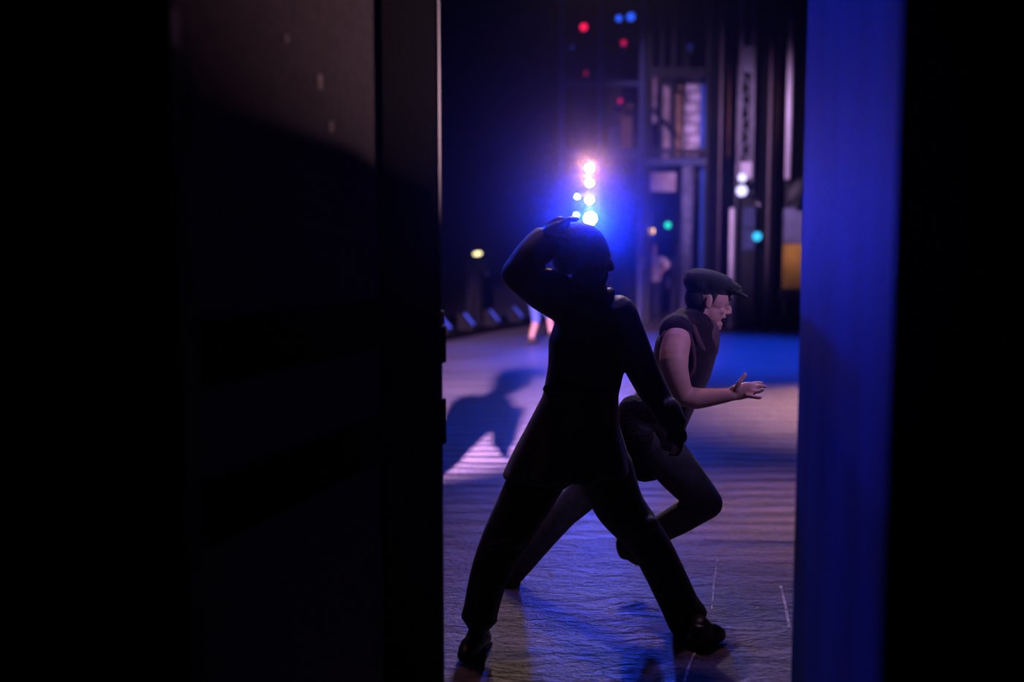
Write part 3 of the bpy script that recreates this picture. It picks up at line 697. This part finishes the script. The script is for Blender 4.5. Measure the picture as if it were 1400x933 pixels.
mb = MB(); vbox(mb, 886, 236, 924, 262, YT - .1, .06); part('hanging_panel', mb, 'board_pale', t2, label='pale pink lit hanging panel')
fl = thing('board_flat', 'row of pale and tan upright boards lit through the dark frame', 'scenery flat', (P(910, 400, YT + .4).x, YT + .4, 0))
for x0, x1, y0, y1, m_ in ((893, 904, 106, 168, 'board_pale'), (906, 919, 108, 216, 'board_pale'), (923, 932, 104, 214, 'board_tan')):
    mb = MB(); vbox(mb, x0, y0, x1, y1, YT + .4, .05); part('board', mb, m_, fl)
mb = MB()
for y0 in (100, 216): vbox(mb, 889, y0, 934, y0 + 6, YT + .46, .05)
vbox(mb, 890, TOP, 893, FL, YT + .46, .05); vbox(mb, 931, TOP, 934, FL, YT + .46, .05); part('frame', mb, 'steel_dark', fl)
bf = thing('brick_flat', 'pale lavender painted brick flat with a blue edge board', 'scenery flat', (P(950, 400, YT + .3).x, YT + .3, 0))
mb = MB(); vbox(mb, 935, 105, 957, 203, YT + .3, .06); part('brick_sheet', mb, 'brick', bf)
mb = MB(); vbox(mb, 957, 105, 966, 203, YT + .3, .06); part('edge_board', mb, 'board_blue', bf)
mb = MB(); vbox(mb, 934, 203, 966, FL, YT + .42, .06); part('lower_panel', mb, 'panel_dark', bf)
mb = MB(); vbox(mb, 936, 209, 955, 214, YT + .3, .06); part('sill', mb, 'board_pale', bf)
c_ = P(938, 400, 21.2)
co = thing('column', 'speckled blue grey column rising behind the cap', 'column', (c_.x, 21.2, 0))
mb = MB(); mb.cyl((c_.x, 21.2, .1), (c_.x, 21.2, P(938, 228, 21.2).z), .13, n=20); part('shaft', mb, 'speckle', co, smooth=True)
mb = MB(); mb.cyl((c_.x, 21.2, 0), (c_.x, 21.2, .12), .2, n=20); part('base', mb, 'steel_dark', co)
mb = MB(); vbox(mb, 956, 229, 963, FL, 22.0, .05); tag(part('upright_board', mb, 'board_blue', loc=(P(959, 400, 22.0).x, 22.0, 0)), 'tall narrow blue board between the column and the black curtain', 'board')
# black curtains (legs) with folds
def leg(x0, x1, Y, label, amp=.06, folds=5, top=TOP):
    a, b = P(x0, 440, Y), P(x1, 440, Y); zt = P(x0, top, Y).z; n = folds*10; vs = []; fs = []
    for i in range(n + 1):
        u = i / n; x = a.x + (b.x - a.x)*u; y = Y + amp*math.sin(u*folds*2*math.pi) + .02*math.sin(u*17)
        vs += [(x, y, .02), (x, y, zt)]
    for i in range(n): fs.append((2*i, 2*i+2, 2*i+3, 2*i+1))
    mb = MB(); mb.add(vs, fs); o = part('stage_curtain', mb, 'velour', smooth=True, loc=(a.x, Y, 0)); s = o.modifiers.new('thick', 'SOLIDIFY'); s.thickness = .02
    return tag(o, label, 'curtain', 'black curtains at the right of the stage')
leg(966, 985, 20.8, 'black curtain directly right of the brick flat')
leg(1037, 1054, 20.2, 'black curtain right of the truss and rack')
leg(1000, 1040, 24.5, 'black curtain hanging behind the truss', folds=7)
leg(1060, 1112, 24.0, 'black curtain behind the mustard canvas', folds=8)
def pole(px, y0, y1, Y, r, mat, label, name='upright_pole'):
    a = P(px, y0, Y); b = P(px, y1, Y); b = V((a.x, Y, max(b.z, 0) if y1 < 460 else 0)); mb = MB(); mb.cyl((a.x, Y, b.z), (a.x, Y, a.z), r, n=14)
    o = thing(name, label, 'pole', (a.x, Y, 0)); part('tube', mb, mat, o, smooth=True)
    mb = MB(); mb.cyl((a.x, Y, 0), (a.x, Y, .03), r*2.4, n=14); part('foot_plate', mb, 'steel_dark', o)
    if b.z > .05: mb = MB(); mb.cyl((a.x, Y, .03), (a.x, Y, b.z), r*.7, n=12); part('lower_tube', mb, 'steel_dark', o)
pole(988.5, 5, 500, 20.6, .030, 'pole_mauve', 'thin mauve pole right beside the first black curtain')
pole(1001, 285, 500, 20.0, .045, 'pole_pale', 'bright lavender pole standing above the cap brim')
pole(997, 70, 216, 21.2, .045, 'pole_rust', 'rusty orange upright left of the truss, its lower half dark')
pole(1036.5, 278, 418, 20.9, .048, 'pole_pale', 'pale lavender pole under the cyan lamp')
pole(1057.5, TOP, 500, 19.6, .035, 'pole_mauve', 'full height thin mauve pole left of the mustard canvas')
pole(1082, 20, 245, 20.3, .055, 'pole_pale', 'pale upright at the top beside the blue jamb, its lower half dark')
pole(1068, 20, 500, 21.0, .07, 'pole_rust', 'dim brown upright right of the full height mauve pole')
# truss
tz0, tz1 = P(1021, 222, 21.0).z, P(1021, 62, 21.0).z; xa, xb = P(1013, 150, 21.0).x, P(1030, 150, 21.0).x
trs = thing('truss', 'silvery lattice truss hanging upright above the lavender lamps', 'truss', ((xa+xb)/2, 21.0, 0))
for x in (xa, xb):
    for y in (21.0, 21.25):
        mb = MB(); mb.cyl((x, y, 0), (x, y, 9.0), .028, n=10); part('chord', mb, 'truss', trs, smooth=True)
nz = 7; h = (tz1 - .6 - tz0)/nz
for y in (21.0, 21.25):
    mb = MB(); zz = [V((xa if k % 2 else xb, y, tz0 + k*h)) for k in range(nz + 1)]
    mb.tube(zz, [.022]*len(zz), n=8, caps=False); part('lacing', mb, 'truss', trs)
mb = MB(); mb.box((xa, 21.02, tz1 - .55), (xb, 21.04, tz1)); part('plate', mb, 'truss', trs)
mb = MB(); mb.box((xa - .02, 20.98, tz0 - .32), (xb + .02, 21.28, tz0)); part('end_block', mb, 'pole_pale', trs, label='pale block at the lower end')
# equipment rack
r0, r1 = P(1012, 400, 20.3), P(1031, 400, 20.3); rz = P(1012, 271, 20.3).z
rk = thing('equipment_rack', 'tall dark blue black equipment rack under the truss', 'rack', ((r0.x+r1.x)/2, 20.3, 0))
mb = MB(); mb.box((r0.x, 20.3, .08), (r1.x, 20.8, rz)); part('cabinet', mb, 'steel_dark', rk, bevel=.01)
for k in range(5):
    z = .25 + k*(rz - .4)/5; mb = MB(); mb.box((r0.x + .02, 20.28, z), (r1.x - .02, 20.3, z + (rz - .4)/5 - .04)); part('drawer', mb, 'steel_blue' if k > 2 else 'steel_dark', rk)
for sx in (r0.x + .05, r1.x - .05):
    mb = MB(); mb.cyl((sx - .02, 20.4, .04), (sx + .02, 20.4, .04), .04); part('caster', mb, 'housing', rk)
# canvas by the blue jamb
cv = thing('canvas_cart', 'cart with mustard canvas below grey blue canvas beside the blue jamb', 'cart', (P(1086, 420, 19.2).x, 19.2, 0))
mb = MB(); vbox(mb, 1075, 334, 1100, 396, 19.2, .3); part('canvas', mb, 'mustard', cv, label='mustard canvas', bevel=.02)
mb = MB(); vbox(mb, 1075, 284, 1100, 333, 19.25, .25); part('canvas', mb, 'greyblue', cv, label='grey blue canvas', bevel=.02)
mb = MB(); vbox(mb, 1073, 397, 1102, 412, 19.15, .45); part('bed', mb, 'panel_dark', cv)
for px in (1077, 1097):
    c_ = P(px, 420, 19.3); mb = MB(); mb.cyl((c_.x, 19.25, .18), (c_.x, 19.31, .18), .18, n=20); part('wheel', mb, 'housing', cv)
mb = MB(); z_ = P(1090, 262, 19.1).z; x_ = P(1090, 262, 19.1).x
mb.ell((x_, 19.1, z_), X_, .19, Y_, .12, V((.35, 0, 1)).normalized(), .26); mb.box((x_ - .06, 19.05, z_ - .30), (x_ + .06, 19.2, z_ - .2))
tag(organic('sack', mb, 'black_cloth', None, voxel=.02, it=3, loc=(x_, 19.1, z_ - .3)), 'black sack lying on top of the grey blue canvas', 'sack')

# tape marks on the floor
def tape(pts, w, label):
    mb = MB(); g_ = [G(*p) for p in pts]
    for a, b in zip(g_[:-1], g_[1:]):
        d = (b - a).normalized(); s_ = V((-d.y, d.x, 0)); mb.obox((a + b)/2 + Z_*.0015, d, s_, Z_, (b-a).length/2 + w*.3, w, .0012)
    tag(part('floor_tape', mb, 'tape', loc=(g_[0].x, g_[0].y, 0)), label, 'tape mark', 'scraps of tape on the boards')
tape([(1067, 802), (1074, 830), (1079, 860)], .006, 'pale scuffed tape strip near the blue jamb')
tape([(981, 766), (976, 800), (973, 835)], .003, 'thin faint tape line right of the coat man\'s shin')
tape([(950, 893), (942, 912), (936, 932)], .005, 'short pale tape line in front of the right shoe')

# ================================================================== LIGHTS
def spot(name, loc, aim, power, col, angle, blend=.3, r=.08):
    d = bpy.data.lights.new(name, 'SPOT'); d.energy = power; d.color = col; d.spot_size = math.radians(angle); d.spot_blend = blend; d.shadow_soft_size = r
    o = bpy.data.objects.new(name, d); COL.objects.link(o); o.location = loc
    o.rotation_euler = (V(aim) - V(loc)).to_track_quat('-Z', 'Y').to_euler(); return o
def area(name, loc, aim, power, col, sx, sy):
    d = bpy.data.lights.new(name, 'AREA'); d.energy = power; d.color = col; d.shape = 'RECTANGLE'; d.size = sx; d.size_y = sy
    o = bpy.data.objects.new(name, d); COL.objects.link(o); o.location = loc
    o.rotation_euler = (V(aim) - V(loc)).to_track_quat('-Z', 'Y').to_euler(); return o
tocam = lambda px, py: P(px, py, YB - .12)
BLUE = (.02, .10, 1.0)
spot('boom blue', tocam(807, 299), (.2, 3, .6), 760, (.008, .05, 1.0), 110, .6, .12)
spot('boom lavender', tocam(806, 273.5), (.4, 4.3, 0), 55, (.70, .62, 1.0), 40, .8, .08)
spot('boom blue beam', tocam(807, 299), (.1, 1.0, 2.2), 4400, (.001, .020, 1.0), 15, .9, .08)
spot('boom blue upper', tocam(806, 273.5), (.2, 3, .5), 250, (.02, .08, 1.0), 90, .6, .1)
spot('boom white', tocam(806, 250), (.1, 1.0, 1.5), 25, (1, .62, .55), 12, .9, .06)
spot('boom warm', tocam(806, 230), (.1, 1.0, 1.5), 340, (1, .38, .08), 9, .9, .06)
spot('rear warm high', (1.6, 18, 9.0), (.5, 3.9, 0), 3000, (1, .56, .22), 14, .8, .15)  # unseen high lamp added for the warm light in the leg shadows
spot('rear white rim', (1.5, 17, 11.5), (.5, 4.0, 1.2), 4000, (.95, .80, 1.0), 11, .8, .10)  # unseen lamp added to edge the dancers with pale light
spot('overhead blue', (3.4, 15.5, 8.5), (2.9, 15.2, 0), 15000, (.002, .055, 1.0), 58, .9, .3)
spot('overhead blue front', (1.4, 7.5, 7.5), (1.0, 6.4, 0), 1250, (.03, .08, 1.0), 70, .8, .3)
spot('overhead pink front', (.1, 6.0, 7.0), (.4, 4.0, 0), 300, (1, .42, .50), 50, 1.0, .3)  # unseen wash added to tint the front boards pink
spot('wing lavender', (-1.36, 1.6, 2.6), (-.25, 11.0, 0), 34000, (.95, .50, 1.0), 27, .6, .05)
spot('right pink', (6.0, 10.0, 4.5), (4.1, 9.4, 0), 9000, (1, .50, .52), 52, 1.0, .1)
spot('right pink near', (5.0, 5.0, 4.0), (2.35, 5.6, 0), 2000, (1, .46, .56), 34, 1.0, .1)
spot('right front lavender', (1.9, 3.15, 2.2), (.82, 4.4, 1.15), 90, (.52, .34, 1.0), 36, .8, .12)  # unseen fill added for the runner's face and near arm
spot('scenery lavender', (-1.0, 15, 6.5), (4.0, 22.0, 4.6), 2500, (.80, .50, 1.0), 26, .8, .2)
spot('scenery side', (1.6, 14, 4.5), (5.2, 20.5, 3.0), 3200, (.90, .55, .98), 42, .8, .2)
spot('performer lavender', (.2, 15, 6.0), (3.25, 22.6, 1.3), 1500, (1, .50, .85), 9, .7, .1)  # unseen spot added to brighten the pale shirted performer
spot('jamb blue', (-3.6, 9.0, 5.0), (.68, 2.1, 1.7), 2600, (.002, .05, 1.0), 20, 1.0, .3)  # unseen blue spot added to light the jamb face
area('wing fill', (.1, -.6, 3.2), (.6, 4.2, .9), .8, (.70, .34, .80), 1.0, .6)  # faint purple fill added above the camera, no such lamp stands there
LD = V((3.6, 7.0, 2.2))
spot('door warm', LD, (-.19, 3.05, 2.25), 950, (1, .58, .72), 14, 1.0, .015)
# light blocker added out of view on the right to shade the lower part of the door leaf
def leafpt(px, py):
    q = DF + dd*dx(px); return P(px, py, q.y)
mk = thing('light_blocker', 'black light blocker added unseen beyond the right jamb to shade the door', 'light blocker', (2.0, 5.0, 0))
hit = []
for px, py in ((275, 135), (370, 166), (440, 188), (470, 200), (525, 240)):
    q = leafpt(px, py); t_ = (5.0 - LD.y)/(q.y - LD.y); hit.append(LD + (q - LD)*t_)
e0 = hit[0] + (hit[0]-hit[1])*1.2; e1 = hit[-1] + (hit[-1]-hit[0])*.35
top = [e0] + hit + [e1]; n = len(top)
mb = MB(); vs_ = [p for p in top] + [V((p.x, p.y, 0)) for p in top] + [p + Y_*.04 for p in top] + [V((p.x, p.y + .04, 0)) for p in top]
fs_ = []
for k in range(n-1):
    fs_ += [(k, k+1, n+k+1, n+k), (2*n+k+1, 2*n+k, 3*n+k, 3*n+k+1), (k, 2*n+k, 2*n+k+1, k+1), (n+k, n+k+1, 3*n+k+1, 3*n+k)]
fs_ += [(0, n, 3*n, 2*n), (n-1, 3*n-1, 4*n-1, 2*n-1)]
mb.add(vs_, fs_); part('panel', mb, 'black_paint', mk)
mb = MB(); xm = (top[0].x + top[-1].x)/2; mb.box((xm - .03, 5.05, 0), (xm + .03, 5.10, .9)); mb.box((xm - .03, 5.05, 0), (xm + .03, 5.6, .05)); part('brace', mb, 'panel_dark', mk)

# haze in the whole house
W = bpy.data.worlds.new('stage haze'); SC.world = W; W.use_nodes = True
nt = W.node_tree; bg = nt.nodes['Background']; bg.inputs['Color'].default_value = (.004, .006, .02, 1); bg.inputs['Strength'].default_value = .02
va = nt.nodes.new('ShaderNodeAddShader')
for k, (den, g_) in enumerate(((.0022, .985), (.0010, .955))):
    vs = nt.nodes.new('ShaderNodeVolumeScatter'); vs.inputs['Density'].default_value = den; vs.inputs['Anisotropy'].default_value = g_
    nt.links.new(vs.outputs[0], va.inputs[k])
nt.links.new(va.outputs[0], nt.nodes['World Output'].inputs['Volume'])
